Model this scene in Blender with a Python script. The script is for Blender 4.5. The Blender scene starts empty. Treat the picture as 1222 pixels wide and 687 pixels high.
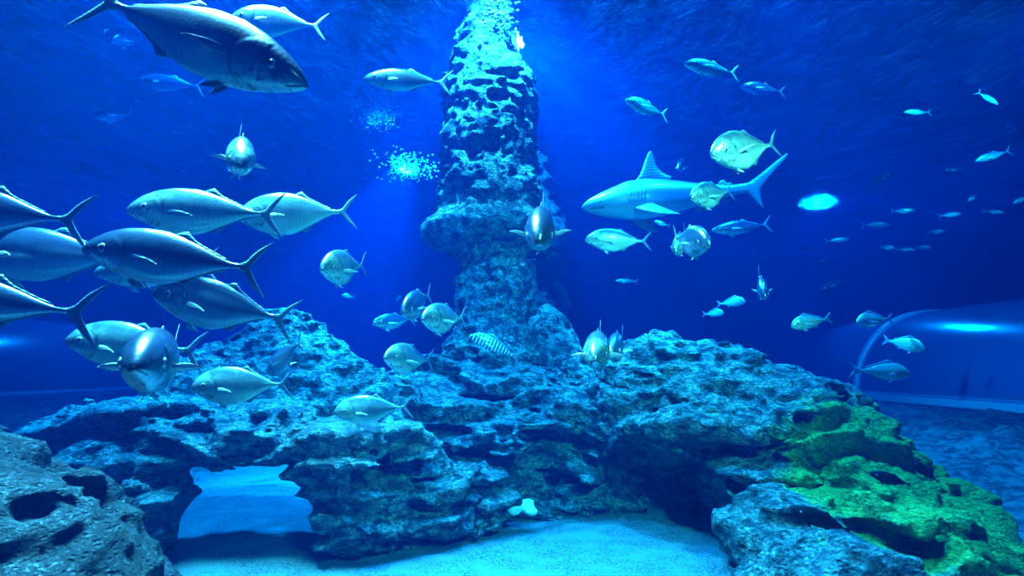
import bpy, bmesh, math, random
import numpy as np
from mathutils import Vector, Matrix
try:
    import openvdb as vdb
except ImportError:
    import pyopenvdb as vdb

R = math.radians
C = bpy.context.scene.collection
rng = random.Random(7)

# ------------------------------------------------------------------ camera
W, H, F = 1222.0, 687.0, 700.0
CAM = Vector((0.0, 0.0, 1.3))
PITCH = R(7.9)
FWD = Vector((0, math.cos(PITCH), math.sin(PITCH)))
UP = Vector((0, -math.sin(PITCH), math.cos(PITCH)))

def P(px, py, Y):
    """world point that stands Y metres in front of the viewing window, seen at px,py"""
    d = FWD + UP * ((H / 2 - py) / F) + Vector(((px - W / 2) / F, 0, 0))
    return CAM + d * (Y / d.y)

cd = bpy.data.cameras.new('camera')
cd.sensor_width = 36.0
cd.lens = F / W * 36.0
cd.clip_end = 200
cam = bpy.data.objects.new('camera', cd)
C.objects.link(cam)
cam.location = CAM
cam.rotation_euler = (R(90) + PITCH, 0, 0)
bpy.context.scene.camera = cam
vs = bpy.context.scene.view_settings
vs.view_transform = 'Standard'
vs.look = 'None'
vs.gamma = 1
vs.use_curve_mapping = False
vs.exposure = 0.0
cy = bpy.context.scene.cycles
cy.max_bounces = 6
cy.volume_bounces = 0
cy.transparent_max_bounces = 12
cy.caustics_reflective = False
cy.caustics_refractive = False
cy.sample_clamp_indirect = 3.0

# ------------------------------------------------------------------ object helpers
def link(name, me, parent=None):
    o = bpy.data.objects.new(name, me)
    C.objects.link(o)
    if parent:
        o.parent = parent
    return o

def tag(o, label=None, cat=None, group=None, kind=None):
    if label: o['label'] = label
    if cat: o['category'] = cat
    if group: o['group'] = group
    if kind: o['kind'] = kind
    return o

def mesh(name, V, Fc, mat=None, smooth=True):
    me = bpy.data.meshes.new(name)
    me.from_pydata([tuple(v) for v in V], [], [tuple(int(i) for i in f) for f in Fc])
    if mat: me.materials.append(mat)
    if smooth: me.polygons.foreach_set('use_smooth', [True] * len(me.polygons))
    me.update()
    return me

def mesh_np(name, V, Q, mat):
    me = bpy.data.meshes.new(name)
    n, q = len(V), len(Q)
    me.vertices.add(n)
    me.vertices.foreach_set('co', np.ascontiguousarray(V, dtype=np.float32).ravel())
    me.loops.add(q * 4)
    me.loops.foreach_set('vertex_index', np.ascontiguousarray(Q, dtype=np.int32).ravel())
    me.polygons.add(q)
    me.polygons.foreach_set('loop_start', np.arange(0, q * 4, 4, dtype=np.int32))
    me.polygons.foreach_set('loop_total', np.full(q, 4, dtype=np.int32))
    me.polygons.foreach_set('use_smooth', np.ones(q, dtype=bool))
    me.update(calc_edges=True)
    me.validate()
    me.materials.append(mat)
    return me

# ------------------------------------------------------------------ material helpers
class NT:
    def __init__(s, name):
        s.m = bpy.data.materials.new(name)
        s.m.use_nodes = True
        s.t = s.m.node_tree
        s.t.nodes.clear()
        s.out = s.n('ShaderNodeOutputMaterial')
    def n(s, typ, **kw):
        nd = s.t.nodes.new(typ)
        for k, v in kw.items():
            setattr(nd, k, v)
        return nd
    def set(s, sock, v):
        if isinstance(v, bpy.types.NodeSocket):
            s.t.links.new(v, sock)
        elif v is not None:
            sock.default_value = v
    def math(s, op, a, b=None, c=None, clamp=False):
        nd = s.n('ShaderNodeMath', operation=op)
        nd.use_clamp = clamp
        s.set(nd.inputs[0], a)
        s.set(nd.inputs[1], b)
        s.set(nd.inputs[2], c)
        return nd.outputs[0]
    def mix(s, f, a, b):
        nd = s.n('ShaderNodeMix', data_type='RGBA')
        s.set(nd.inputs[0], f)
        s.set(nd.inputs[6], a)
        s.set(nd.inputs[7], b)
        return nd.outputs[2]
    def ramp(s, v, a, b, smooth=True):
        nd = s.n('ShaderNodeMapRange', interpolation_type='SMOOTHSTEP' if smooth else 'LINEAR')
        s.set(nd.inputs[0], v)
        nd.inputs[1].default_value = a
        nd.inputs[2].default_value = b
        return nd.outputs[0]
    def coords(s, kind='Object', scale=(1, 1, 1)):
        tc = s.n('ShaderNodeTexCoord')
        mp = s.n('ShaderNodeMapping')
        mp.inputs['Scale'].default_value = scale
        s.t.links.new(tc.outputs[kind], mp.inputs[0])
        return mp.outputs[0]
    def noise(s, vec, scale, detail=4, rough=0.55, dist=0.0, col=False):
        nd = s.n('ShaderNodeTexNoise')
        s.set(nd.inputs['Vector'], vec)
        nd.inputs['Scale'].default_value = scale
        nd.inputs['Detail'].default_value = detail
        nd.inputs['Roughness'].default_value = rough
        nd.inputs['Distortion'].default_value = dist
        return nd.outputs[1 if col else 0]
    def voronoi(s, vec, scale, feature='F1', smooth=None):
        nd = s.n('ShaderNodeTexVoronoi', feature=feature)
        s.set(nd.inputs['Vector'], vec)
        nd.inputs['Scale'].default_value = scale
        return nd.outputs[0]
    def bump(s, h, strength=0.5, dist=0.02, normal=None):
        nd = s.n('ShaderNodeBump')
        nd.inputs['Strength'].default_value = strength
        nd.inputs['Distance'].default_value = dist
        s.set(nd.inputs['Height'], h)
        s.set(nd.inputs['Normal'], normal)
        return nd.outputs[0]
    def principled(s, col, rough=0.6, metal=0.0, normal=None, spec=0.5, **kw):
        b = s.n('ShaderNodeBsdfPrincipled')
        s.set(b.inputs['Base Color'], col)
        s.set(b.inputs['Roughness'], rough)
        s.set(b.inputs['Metallic'], metal)
        s.set(b.inputs['Normal'], normal)
        s.set(b.inputs['Specular IOR Level'], spec)
        for k, v in kw.items():
            s.set(b.inputs[k.replace('_', ' ')], v)
        s.t.links.new(b.outputs[0], s.out.inputs[0])
        return b
    def attr(s, name):
        nd = s.n('ShaderNodeAttribute', attribute_name=name)
        return nd.outputs['Fac']

def plain(name, col, rough=0.5, metal=0.0, spec=0.5, nscale=30, namt=0.25):
    t = NT(name)
    v = t.coords()
    n = t.noise(v, nscale, 3)
    c = t.mix(t.math('MULTIPLY', n, namt * 2), (*col, 1), (col[0] * .6, col[1] * .6, col[2] * .6, 1))
    t.principled(c, rough, metal, t.bump(n, 0.15, 0.01), spec)
    return t.m

# ------------------------------------------------------------------ numpy noise
_tab = np.random.RandomState(11).rand(64, 64, 64).astype(np.float32)
def vnoise(x, y, z):
    xi = np.floor(x).astype(np.int32); yi = np.floor(y).astype(np.int32); zi = np.floor(z).astype(np.int32)
    fx = x - xi; fy = y - yi; fz = z - zi
    fx = fx * fx * (3 - 2 * fx); fy = fy * fy * (3 - 2 * fy); fz = fz * fz * (3 - 2 * fz)
    a = xi & 63; b = yi & 63; c = zi & 63
    a1 = (a + 1) & 63; b1 = (b + 1) & 63; c1 = (c + 1) & 63
    t = _tab
    x00 = t[a, b, c] * (1 - fx) + t[a1, b, c] * fx
    x10 = t[a, b1, c] * (1 - fx) + t[a1, b1, c] * fx
    x01 = t[a, b, c1] * (1 - fx) + t[a1, b, c1] * fx
    x11 = t[a, b1, c1] * (1 - fx) + t[a1, b1, c1] * fx
    return (x00 * (1 - fy) + x10 * fy) * (1 - fz) + (x01 * (1 - fy) + x11 * fy) * fz * 1.0

def fbm(x, y, z, octs=4, gain=0.5, ridge=False):
    s = 0; a = 1; tot = 0
    for i in range(octs):
        n = vnoise(x + 17.3 * i, y + 5.1 * i, z + 9.7 * i)
        if ridge: n = 1 - np.abs(2 * n - 1)
        s = s + a * n; tot += a
        a *= gain; x = x * 2.03; y = y * 2.03; z = z * 2.03
    return s / tot

# ------------------------------------------------------------------ ground height
def ground(x, y):
    x = np.asarray(x, dtype=np.float64); y = np.asarray(y, dtype=np.float64)
    s = np.clip((x - 2.6) / 3.5, 0, 1); s = s * s * (3 - 2 * s)
    h = 0.55 * s * np.clip((y - 2.5) / 4.5, 0, 1)
    s2 = np.clip((-x - 3.2) / 3.5, 0, 1); s2 = s2 * s2 * (3 - 2 * s2)
    h = h + 0.55 * s2 * np.clip((y - 4.0) / 5.0, 0, 1)
    s3 = np.clip((y - 9.0) / 6.0, 0, 1)
    h = h + 0.3 * s3 * (1 - np.clip(s + s2, 0, 1))
    f = vnoise(x * 1.3, y * 1.3, x * 0 + 3.3) * 0.05 + vnoise(x * 5, y * 5, x * 0 + 1.2) * 0.012
    rub = np.clip(s + s2, 0, 1)
    f = f + rub * (fbm(x * 3.1, y * 3.1, x * 0 + 8.1, 4, 0.6) - 0.4) * 0.28
    return h + f - 0.03

# ------------------------------------------------------------------ materials: setting
def mat_rock(name, base=(0.20, 0.21, 0.19), pale=(0.52, 0.55, 0.50), dark=(0.035, 0.04, 0.045), algae=None, stretch=1.6, wscale=1.0):
    t = NT(name)
    v = t.coords('Object', (1, 1, stretch))
    big = t.noise(v, 2.2 * wscale, 5, 0.6)
    mid = t.noise(v, 9 * wscale, 6, 0.65, 0.6)
    fine = t.noise(v, 38 * wscale, 5, 0.7)
    vo = t.voronoi(v, 22 * wscale)
    vo2 = t.voronoi(t.mix(0.12, v, t.noise(v, 6, 3, col=True)), 9 * wscale)
    c = t.mix(t.ramp(mid, 0.40, 0.58), (*dark, 1), (*base, 1))
    c = t.mix(t.ramp(t.voronoi(v, 30 * wscale), 0.5, 0.1), c, t.mix(0.55, c, (*dark, 1)))
    c = t.mix(t.math('MULTIPLY', t.ramp(fine, 0.48, 0.62), t.ramp(mid, 0.42, 0.6)), c, (*pale, 1))
    c = t.mix(t.ramp(big, 0.62, 0.35), c, t.mix(0.5, c, (*dark, 1)))
    if algae:
        gcol, (ax, ay, az), rad, soft = algae[0], algae[1], algae[2], algae[3]
        tc = t.n('ShaderNodeTexCoord')
        dn = t.n('ShaderNodeVectorMath', operation='DISTANCE')
        t.t.links.new(tc.outputs['Object'], dn.inputs[0])
        dn.inputs[1].default_value = (ax, ay, az)
        k = t.math('ADD', t.ramp(dn.outputs['Value'], rad, rad - soft), t.math('SUBTRACT', big, 0.62))
        k = t.ramp(t.math('ADD', k, t.math('MULTIPLY', t.math('SUBTRACT', mid, 0.5), 0.9)), 0.12, 0.42)
        g = t.mix(t.ramp(fine, 0.35, 0.65), (gcol[0] * .35, gcol[1] * .35, gcol[2] * .35, 1), (*gcol, 1))
        c = t.mix(t.math('MULTIPLY', k, 0.92), c, g)
    h = t.math('ADD', t.math('MULTIPLY', mid, 1.0), t.math('MULTIPLY', fine, 0.45))
    h = t.math('ADD', h, t.math('MULTIPLY', t.ramp(vo, 0.0, 0.45), 0.35))
    h = t.math('ADD', h, t.math('MULTIPLY', t.ramp(vo2, 0.0, 0.3), 0.5))
    t.principled(c, 0.75, 0.0, t.bump(h, 1.0, 0.075), 0.3)
    return t.m

M = {}
ALG = P(1120, 625, 4.1)
M['rock'] = mat_rock('reef_limestone')
M['rock_green'] = mat_rock('reef_limestone_with_algae', algae=((0.26, 0.52, 0.04), tuple(ALG), 1.55, 1.3))
M['rock_dark'] = mat_rock('dark_and_shaded_rock', base=(0.02, 0.024, 0.034), pale=(0.14, 0.17, 0.20), dark=(0.006, 0.007, 0.011), wscale=1.6)
M['rock_pillar'] = mat_rock('pillar_rock', base=(0.22, 0.23, 0.20), pale=(0.72, 0.76, 0.66), stretch=1.2)

def mat_floor():
    t = NT('sand_and_rubble')
    v = t.coords('Object')
    n = t.noise(v, 55, 4, 0.7)
    n2 = t.noise(v, 4, 4)
    sand = t.mix(t.ramp(n, 0.35, 0.65), (0.05, 0.055, 0.065, 1), (0.24, 0.24, 0.26, 1))
    sand = t.mix(t.ramp(n2, 0.4, 0.7), sand, (0.18, 0.20, 0.21, 1))
    r1 = t.noise(v, 7, 6, 0.7, 0.5)
    rub = t.mix(t.ramp(r1, 0.4, 0.6), (0.02, 0.025, 0.035, 1), (0.10, 0.11, 0.13, 1))
    sx = t.n('ShaderNodeSeparateXYZ')
    t.t.links.new(v, sx.inputs[0])
    ax = t.math('ABSOLUTE', t.math('ADD', sx.outputs[0], 0.1))
    k = t.ramp(t.math('ADD', ax, t.math('MULTIPLY', n2, 0.6)), 3.2, 4.2)
    c = t.mix(k, sand, rub)
    h = t.math('ADD', t.math('MULTIPLY', n, 0.6), t.math('MULTIPLY', t.math('MULTIPLY', r1, k), 2.0))
    t.principled(c, 0.9, 0, t.bump(h, 0.8, 0.03), 0.15)
    return t.m
M['floor'] = mat_floor()

# floor
nx, ny = 340, 300
gx = np.linspace(-15, 15, nx); gy = 0.6 + (np.linspace(0, 1, ny) ** 1.5) * 24.4
X, Y = np.meshgrid(gx, gy, indexing='ij')
Z = ground(X, Y)
V = np.stack([X, Y, Z], -1).reshape(-1, 3)
idx = np.arange(nx * ny).reshape(nx, ny)
Q = np.stack([idx[:-1, :-1], idx[1:, :-1], idx[1:, 1:], idx[:-1, 1:]], -1).reshape(-1, 4)
fl = link('floor', mesh_np('floor', V, Q, M['floor']))
tag(fl, kind='structure')

# ------------------------------------------------------------------ water surface, water, walls
ZS = 5.7
def mat_surface():
    t = NT('rippled_water_surface')
    v = t.coords('Object', (1.0, 0.55, 1))
    a = t.noise(v, 2.2, 5, 0.65, 1.2)
    b = t.noise(t.coords('Object', (1, 1, 1)), 9, 4, 0.6, 0.5)
    h = t.math('ADD', a, t.math('MULTIPLY', b, 0.25))
    nrm = t.bump(h, 1.0, 0.30)
    g = t.n('ShaderNodeBsdfGlossy')
    g.inputs['Color'].default_value = (0.75, 0.9, 1.0, 1)
    g.inputs['Roughness'].default_value = 0.12
    t.set(g.inputs['Normal'], nrm)
    tr = t.n('ShaderNodeBsdfTransparent')
    tr.inputs['Color'].default_value = (0.85, 0.95, 1.0, 1)
    rf = t.n('ShaderNodeBsdfRefraction'); rf.inputs['IOR'].default_value = 1.15; rf.inputs['Roughness'].default_value = 0.05
    t.set(rf.inputs['Normal'], nrm)
    m0 = t.n('ShaderNodeMixShader'); m0.inputs[0].default_value = 0.4
    t.t.links.new(tr.outputs[0], m0.inputs[1]); t.t.links.new(rf.outputs[0], m0.inputs[2])
    mx = t.n('ShaderNodeMixShader')
    t.set(mx.inputs[0], t.ramp(h, 0.45, 0.80))
    t.t.links.new(m0.outputs[0], mx.inputs[1])
    t.t.links.new(g.outputs[0], mx.inputs[2])
    t.t.links.new(mx.outputs[0], t.out.inputs[0])
    return t.m
M['surface'] = mat_surface()
nx, ny = 220, 200
X, Y = np.meshgrid(np.linspace(-15, 15, nx), np.linspace(-1, 25, ny), indexing='ij')
Z = ZS + 0.09 * (fbm(X * 0.9 + 40, Y * 1.6 + 40, X * 0 + 2, 4, 0.55) - 0.5)
V = np.stack([X, Y, Z], -1).reshape(-1, 3)
idx = np.arange(nx * ny).reshape(nx, ny)
Q = np.stack([idx[:-1, :-1], idx[:-1, 1:], idx[1:, 1:], idx[1:, :-1]], -1).reshape(-1, 4)
sf = link('water_surface', mesh_np('water_surface', V, Q, M['surface']))
tag(sf, kind='structure')

def mat_wall():
    t = NT('blue_tank_wall')
    v = t.coords('Object')
    n = t.noise(v, 0.35, 4, 0.6)
    c = t.mix(t.ramp(n, 0.35, 0.7), (0.01, 0.05, 0.22, 1), (0.03, 0.12, 0.42, 1))
    t.principled(c, 0.8, 0, t.bump(t.noise(v, 3, 3), 0.3, 0.05), 0.2)
    return t.m
M['wall'] = mat_wall()
def box(name, lo, hi, mat, parent=None, smooth=False, bev=0.0):
    bm = bmesh.new()
    bmesh.ops.create_cube(bm, size=1)
    for v in bm.verts:
        v.co = Vector([lo[i] + (v.co[i] + .5) * (hi[i] - lo[i]) for i in range(3)])
    if bev:
        bmesh.ops.bevel(bm, geom=bm.edges[:], offset=bev, segments=2, affect='EDGES')
    me = bpy.data.meshes.new(name)
    bm.to_mesh(me); bm.free()
    if mat: me.materials.append(mat)
    return link(name, me, parent)
tag(box('wall_back', (-15, 25, -0.5), (15, 25.3, 6.2), M['wall']), kind='structure')
tag(box('wall_left', (-15.3, -1, -0.5), (-15, 25.3, 6.2), M['wall']), kind='structure')
tag(box('wall_right', (15, -1, -0.5), (15.3, 25.3, 6.2), M['wall']), kind='structure')

tag(box('ceiling', (-15.3, -1, 8.0), (15.3, 25.3, 8.2), plain('dark_ceiling', (0.02, 0.03, 0.05), 0.8)), kind='structure')

def mat_water():
    t = NT('sea_water')
    sc = t.n('ShaderNodeVolumeScatter')
    sc.inputs['Color'].default_value = (0.0, 0.14, 1.0, 1)
    sc.inputs['Density'].default_value = 0.0105
    sc.inputs['Anisotropy'].default_value = 0.25
    ab = t.n('ShaderNodeVolumeAbsorption')
    ab.inputs['Color'].default_value = (0.0, 0.82, 0.91, 1)
    ab.inputs['Density'].default_value = 0.34
    ad = t.n('ShaderNodeAddShader')
    t.t.links.new(sc.outputs[0], ad.inputs[0])
    t.t.links.new(ab.outputs[0], ad.inputs[1])
    t.t.links.new(ad.outputs[0], t.out.inputs[1])
    return t.m
M['water'] = mat_water()
wt = box('water', (-15.2, -0.9, -0.3), (15.2, 25.2, ZS + 0.25), M['water'])
tag(wt, kind='structure')

# ------------------------------------------------------------------ tunnels
def mat_acrylic():
    t = NT('curved_acrylic')
    tr = t.n('ShaderNodeBsdfTransparent'); tr.inputs['Color'].default_value = (0.30, 0.55, 0.95, 1)
    g = t.n('ShaderNodeBsdfGlossy'); g.inputs['Color'].default_value = (0.8, 0.95, 1, 1); g.inputs['Roughness'].default_value = 0.16
    v = t.coords('Object', (1, 0.3, 1))
    t.set(g.inputs['Normal'], t.bump(t.noise(v, 1.5, 2), 0.2, 0.05))
    fr = t.n('ShaderNodeLayerWeight'); fr.inputs[0].default_value = 0.5
    mx = t.n('ShaderNodeMixShader')
    t.set(mx.inputs[0], t.math('ADD', t.math('MULTIPLY', fr.outputs[0], 0.6), 0.30, clamp=True))
    df = t.n('ShaderNodeBsdfDiffuse'); df.inputs[0].default_value = (0.10, 0.22, 0.5, 1)
    m0 = t.n('ShaderNodeMixShader'); m0.inputs[0].default_value = 0.6
    t.t.links.new(tr.outputs[0], m0.inputs[1]); t.t.links.new(df.outputs[0], m0.inputs[2])
    t.t.links.new(m0.outputs[0], mx.inputs[1]); t.t.links.new(g.outputs[0], mx.inputs[2])
    t.t.links.new(mx.outputs[0], t.out.inputs[0])
    return t.m
M['acrylic'] = mat_acrylic()
M['rail'] = plain('pale_blue_painted_rail', (0.50, 0.62, 0.72), 0.35, 0.2)
M['walkway'] = plain('dark_walkway', (0.03, 0.04, 0.06), 0.5)

def half_tube(name, cx, zb, r, y0, y1, th, mat, parent, segs=40, rings=20):
    V = []; Fc = []
    for rr in (r, r - th):
        for j in range(rings + 1):
            for i in range(segs + 1):
                a = math.pi * i / segs
                V.append((cx - rr * math.cos(a), y0 + (y1 - y0) * j / rings, zb + rr * math.sin(a)))
    n = (rings + 1) * (segs + 1)
    w = segs + 1
    for j in range(rings):
        for i in range(segs):
            a = j * w + i
            Fc.append((a, a + 1, a + w + 1, a + w))
            Fc.append((n + a, n + a + w, n + a + w + 1, n + a + 1))
        for i in (0, segs):
            a = j * w + i
            Fc.append((a, a + w, n + a + w, n + a))
    for j in (0, rings):
        for i in range(segs):
            a = j * w + i
            Fc.append((a, n + a, n + a + 1, a + 1))
    bm = bmesh.new()
    me = mesh(name, V, Fc, mat)
    bm.from_mesh(me); bmesh.ops.recalc_face_normals(bm, faces=bm.faces); bm.to_mesh(me); bm.free()
    return link(name, me, parent)

def tunnel(cx, zb, r, y0, y1, rings, label, side):
    e = bpy.data.objects.new('viewing_tunnel', None); C.objects.link(e)
    e.location = (cx, y0, zb)
    tag(e, label, 'tunnel')
    half_tube('acrylic_arch', 0, 0, r, 0, y1 - y0, 0.05, M['acrylic'], e)
    for ry, w in rings:
        half_tube('ring_rib', 0, 0, r + 0.05, ry - y0 - w / 2, ry - y0 + w / 2, 0.12, M['rail'], e, rings=1)
    for s in (-1, 1):
        box('base_rail', (s * r - 0.10, -0.0, -0.10), (s * r + 0.10, y1 - y0, 0.03), M['rail'], e, bev=0.01)
        box('plinth', (s * r - 0.16, 0.0, -0.9), (s * r + 0.16, y1 - y0, -0.101), M['walkway'], e)
    box('walkway', (-r + 0.17, 0, -0.7), (r - 0.17, y1 - y0, -0.35), M['walkway'], e)
    return e
tunnel(10.05, 0.72, 1.95, 6.5, 24.5, [(14.0, 0.16)], 'long curved acrylic viewing tunnel with pale base rail behind the right rock', 1)
tunnel(-13.0, 0.72, 1.9, 7.5, 24.5, [], 'curved acrylic viewing tunnel at the far left behind the fish shoal', -1)

# ------------------------------------------------------------------ rocks by distance field
def sd_ell(X, Y, Z, c, r, rot=0.0, tilt=0.0):
    x = X - c[0]; y = Y - c[1]; z = Z - c[2]
    if rot:
        cr, sr = math.cos(R(rot)), math.sin(R(rot))
        x, y = x * cr + y * sr, -x * sr + y * cr
    if tilt:
        cr, sr = math.cos(R(tilt)), math.sin(R(tilt))
        x, z = x * cr + z * sr, -x * sr + z * cr
    k0 = np.sqrt((x / r[0]) ** 2 + (y / r[1]) ** 2 + (z / r[2]) ** 2) + 1e-6
    k1 = np.sqrt((x / r[0] ** 2) ** 2 + (y / r[1] ** 2) ** 2 + (z / r[2] ** 2) ** 2) + 1e-6
    return k0 * (k0 - 1) / k1

def smin(a, b, k):
    h = np.clip(0.5 + 0.5 * (b - a) / k, 0, 1)
    return b * (1 - h) + a * h - k * h * (1 - h)

def px_blob(px, py, Yd, rxp, rzp, ry, rot=0, tilt=0):
    """ellipsoid lump: size across and up given in photo pixels at that distance, ry in metres"""
    c = P(px, py, Yd)
    s = Yd / F
    return (tuple(c), (rxp * s, ry, rzp * s), rot, tilt)

def rock(name, mat, lo, hi, vox, blobs, carves=(), k=0.12, strata=(0.16, 0.26, 0.5), rough=0.16, fine=0.05, tiltx=0.0, seed=0.0, ck=0.05, floor_cut=True, calm=None):
    lo = np.array(lo, float); hi = np.array(hi, float)
    n = np.ceil((hi - lo) / vox).astype(int)
    ax = [lo[i] + np.arange(n[i]) * vox for i in range(3)]
    X, Y, Z = np.meshgrid(*[a.astype(np.float32) for a in ax], indexing='ij')
    d = None
    for b in blobs:
        e = sd_ell(X, Y, Z, *b).astype(np.float32)
        d = e if d is None else smin(d, e, k)
    band = np.abs(d) < 0.55
    x, y, z = X[band], Y[band], Z[band]
    dd = d[band]
    s = seed
    # layered shelves: each layer juts at its top and recedes below, wavering sideways
    amp, per, warp = strata
    wv = fbm(x * 0.8 + s, y * 0.8 + 3, z * 0.8, 3) * warp * 2 + fbm(x * 2.6 + s, y * 2.6, z * 2.6 + s, 2) * warp * 0.35
    wv = wv + (vnoise(x * 1.7 + 4 + s, y * 1.7, z * 0.3) - 0.5) * warp * 0.9
    ph = (z + tiltx * x + wv) / per
    fr = ph - np.floor(ph)
    shelf = np.where(fr < 0.82, fr / 0.82, (1 - fr) / 0.18)
    lay = np.floor(ph)
    jit = 0.35 + 0.65 * vnoise(x * 1.1 + lay * 7.3, y * 1.1 + lay * 3.7, lay * 1.9 + s)
    if calm:
        amp = amp * (1 - 0.8 * np.clip((y - calm[0]) / (calm[1] - calm[0]), 0, 1))
    dd = dd - amp * (shelf * jit - 0.35)
    dd = dd - rough * (fbm(x * 1.7 + s, y * 1.7, z * 2.2 + 5, 3, 0.5) - 0.5) * 2
    rd = fbm(x * 5.5 + s, y * 5.5, z * 9.0, 3, 0.55, ridge=True)
    dd = dd + fine * (rd - 0.55) * 2
    cell = vnoise(x * 13 + s, y * 13, z * 19)
    dd = dd + fine * 0.8 * (cell - 0.5) + fine * 0.45 * (vnoise(x * 27, y * 27 + s, z * 33) - 0.5)
    pit = vnoise(x * 4.3 + 9 + s, y * 4.3, z * 6.5)
    dd = dd + fine * 2.2 * np.clip((pit - 0.72) / 0.12, 0, 1)
    for cblob in carves:
        e = sd_ell(x, y, z, *cblob)
        e = e + 0.10 * (fbm(x * 3 + s, y * 3, z * 4, 3) - 0.5)
        dd = -smin(-dd, e, ck)
    d = d.copy()
    d[band] = dd
    # what lies outside the band keeps its sign
    for cblob in carves:
        e = sd_ell(X, Y, Z, *cblob)
        d = np.where(band, d, np.maximum(d, -e))
    if floor_cut:
        d = np.maximum(d, (lo[2] + vox * 1.5) - Z)
    for i in range(3):
        sl = [slice(None)] * 3
        sl[i] = 0; d[tuple(sl)] = np.maximum(d[tuple(sl)], vox)
        sl[i] = -1; d[tuple(sl)] = np.maximum(d[tuple(sl)], vox)
    for plo, pvox, pd in DONE:        # rocks stand against one another, never inside
        gi = [(a - plo[i]) / pvox for i, a in enumerate((X, Y, Z))]
        ok = np.ones(X.shape, bool)
        for i in range(3): ok &= (gi[i] > 0) & (gi[i] < pd.shape[i] - 1.01)
        if not ok.any(): continue
        fx, fy, fz = [q[ok] for q in gi]
        ix, iy, iz = fx.astype(int), fy.astype(int), fz.astype(int)
        fx = fx - ix; fy = fy - iy; fz = fz - iz
        val = 0
        for a in (0, 1):
            for b in (0, 1):
                for c in (0, 1):
                    val = val + pd[ix + a, iy + b, iz + c] * (fx if a else 1 - fx) * (fy if b else 1 - fy) * (fz if c else 1 - fz)
        d[ok] = np.maximum(d[ok], 0.012 - val)
    bg = vox * 3
    DONE.append((lo, vox, np.clip(d, -bg, bg).astype(np.float32)))
    d = np.clip(d, -bg, bg).astype(np.float32)
    g = vdb.FloatGrid(bg)
    g.copyFromArray(d)
    pts, _tris, quads = g.convertToPolygons(isovalue=0.0)
    pts = pts * vox + lo
    # keep winding outward
    q = quads.astype(np.int64)
    c = pts[q]
    nrm = np.cross(c[:, 1] - c[:, 0], c[:, 2] - c[:, 0])
    vol = np.einsum('ij,ij->i', c[:, 0] - pts.mean(0), nrm).sum()
    if vol < 0: q = q[:, ::-1]
    # drop crumbs that noise cut loose
    me = mesh_np(name, pts, q, mat)
    bm = bmesh.new(); bm.from_mesh(me)
    bm.verts.ensure_lookup_table()
    seen = set(); isl = []
    for v in bm.verts:
        if v.index in seen: continue
        st = [v]; seen.add(v.index); cur = []
        while st:
            w = st.pop(); cur.append(w)
            for e in w.link_edges:
                o = e.other_vert(w)
                if o.index not in seen:
                    seen.add(o.index); st.append(o)
        isl.append(cur)
    isl.sort(key=len)
    kill = [v for cur in isl[:-1] for v in cur]
    if kill: bmesh.ops.delete(bm, geom=kill, context='VERTS')
    bm.to_mesh(me); bm.free()
    me.polygons.foreach_set('use_smooth', np.ones(len(me.polygons), dtype=bool))
    return link(name, me)

B = px_blob
DONE = []
# left arch and mound
o = rock('reef_arch', M['rock'], (-4.3, 3.3, -0.15), (0.15, 7.3, 2.35), 0.02,
    [B(345, 470, 6.0, 88, 92, .75), B(285, 490, 5.8, 100, 84, .7), B(410, 490, 5.9, 70, 68, .7), B(300, 510, 5.5, 130, 60, .6), B(430, 500, 5.7, 80, 60, .7),
     B(230, 500, 4.9, 130, 26, .55), B(160, 490, 4.8, 80, 18, .45, 0, 5), B(120, 520, 4.9, 70, 28, .5),
     B(300, 530, 4.5, 170, 26, .38), B(420, 525, 4.5, 110, 32, .5),
     B(185, 620, 4.3, 42, 75, .4), B(120, 600, 4.6, 70, 60, .5), B(150, 550, 4.4, 70, 26, .35),
     B(205, 590, 4.2, 34, 16, .3),
     B(440, 600, 4.6, 75, 62, .5), B(500, 590, 4.8, 60, 60, .45), B(400, 570, 4.35, 40, 22, .3), B(405, 635, 4.3, 35, 38, .25), B(520, 625, 4.75, 60, 24, .35)],
    [(tuple(P(302, 610, 4.4)), (0.47, 0.9, 0.31), 0, 0), (tuple(P(302, 606, 5.4)), (0.76, 1.4, 0.48), 28, 0), ((-2.5, 6.6, 0.2), (1.6, 1.7, 1.12), 0, 0)],
    k=0.10, strata=(0.145, 0.23, 0.34), rough=0.15, fine=0.06, tiltx=-0.05, seed=3.1, calm=(4.9, 5.6))
tag(o, 'layered grey reef rock mound with an arched opening over sand, left of the pillar', 'rock')
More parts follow.
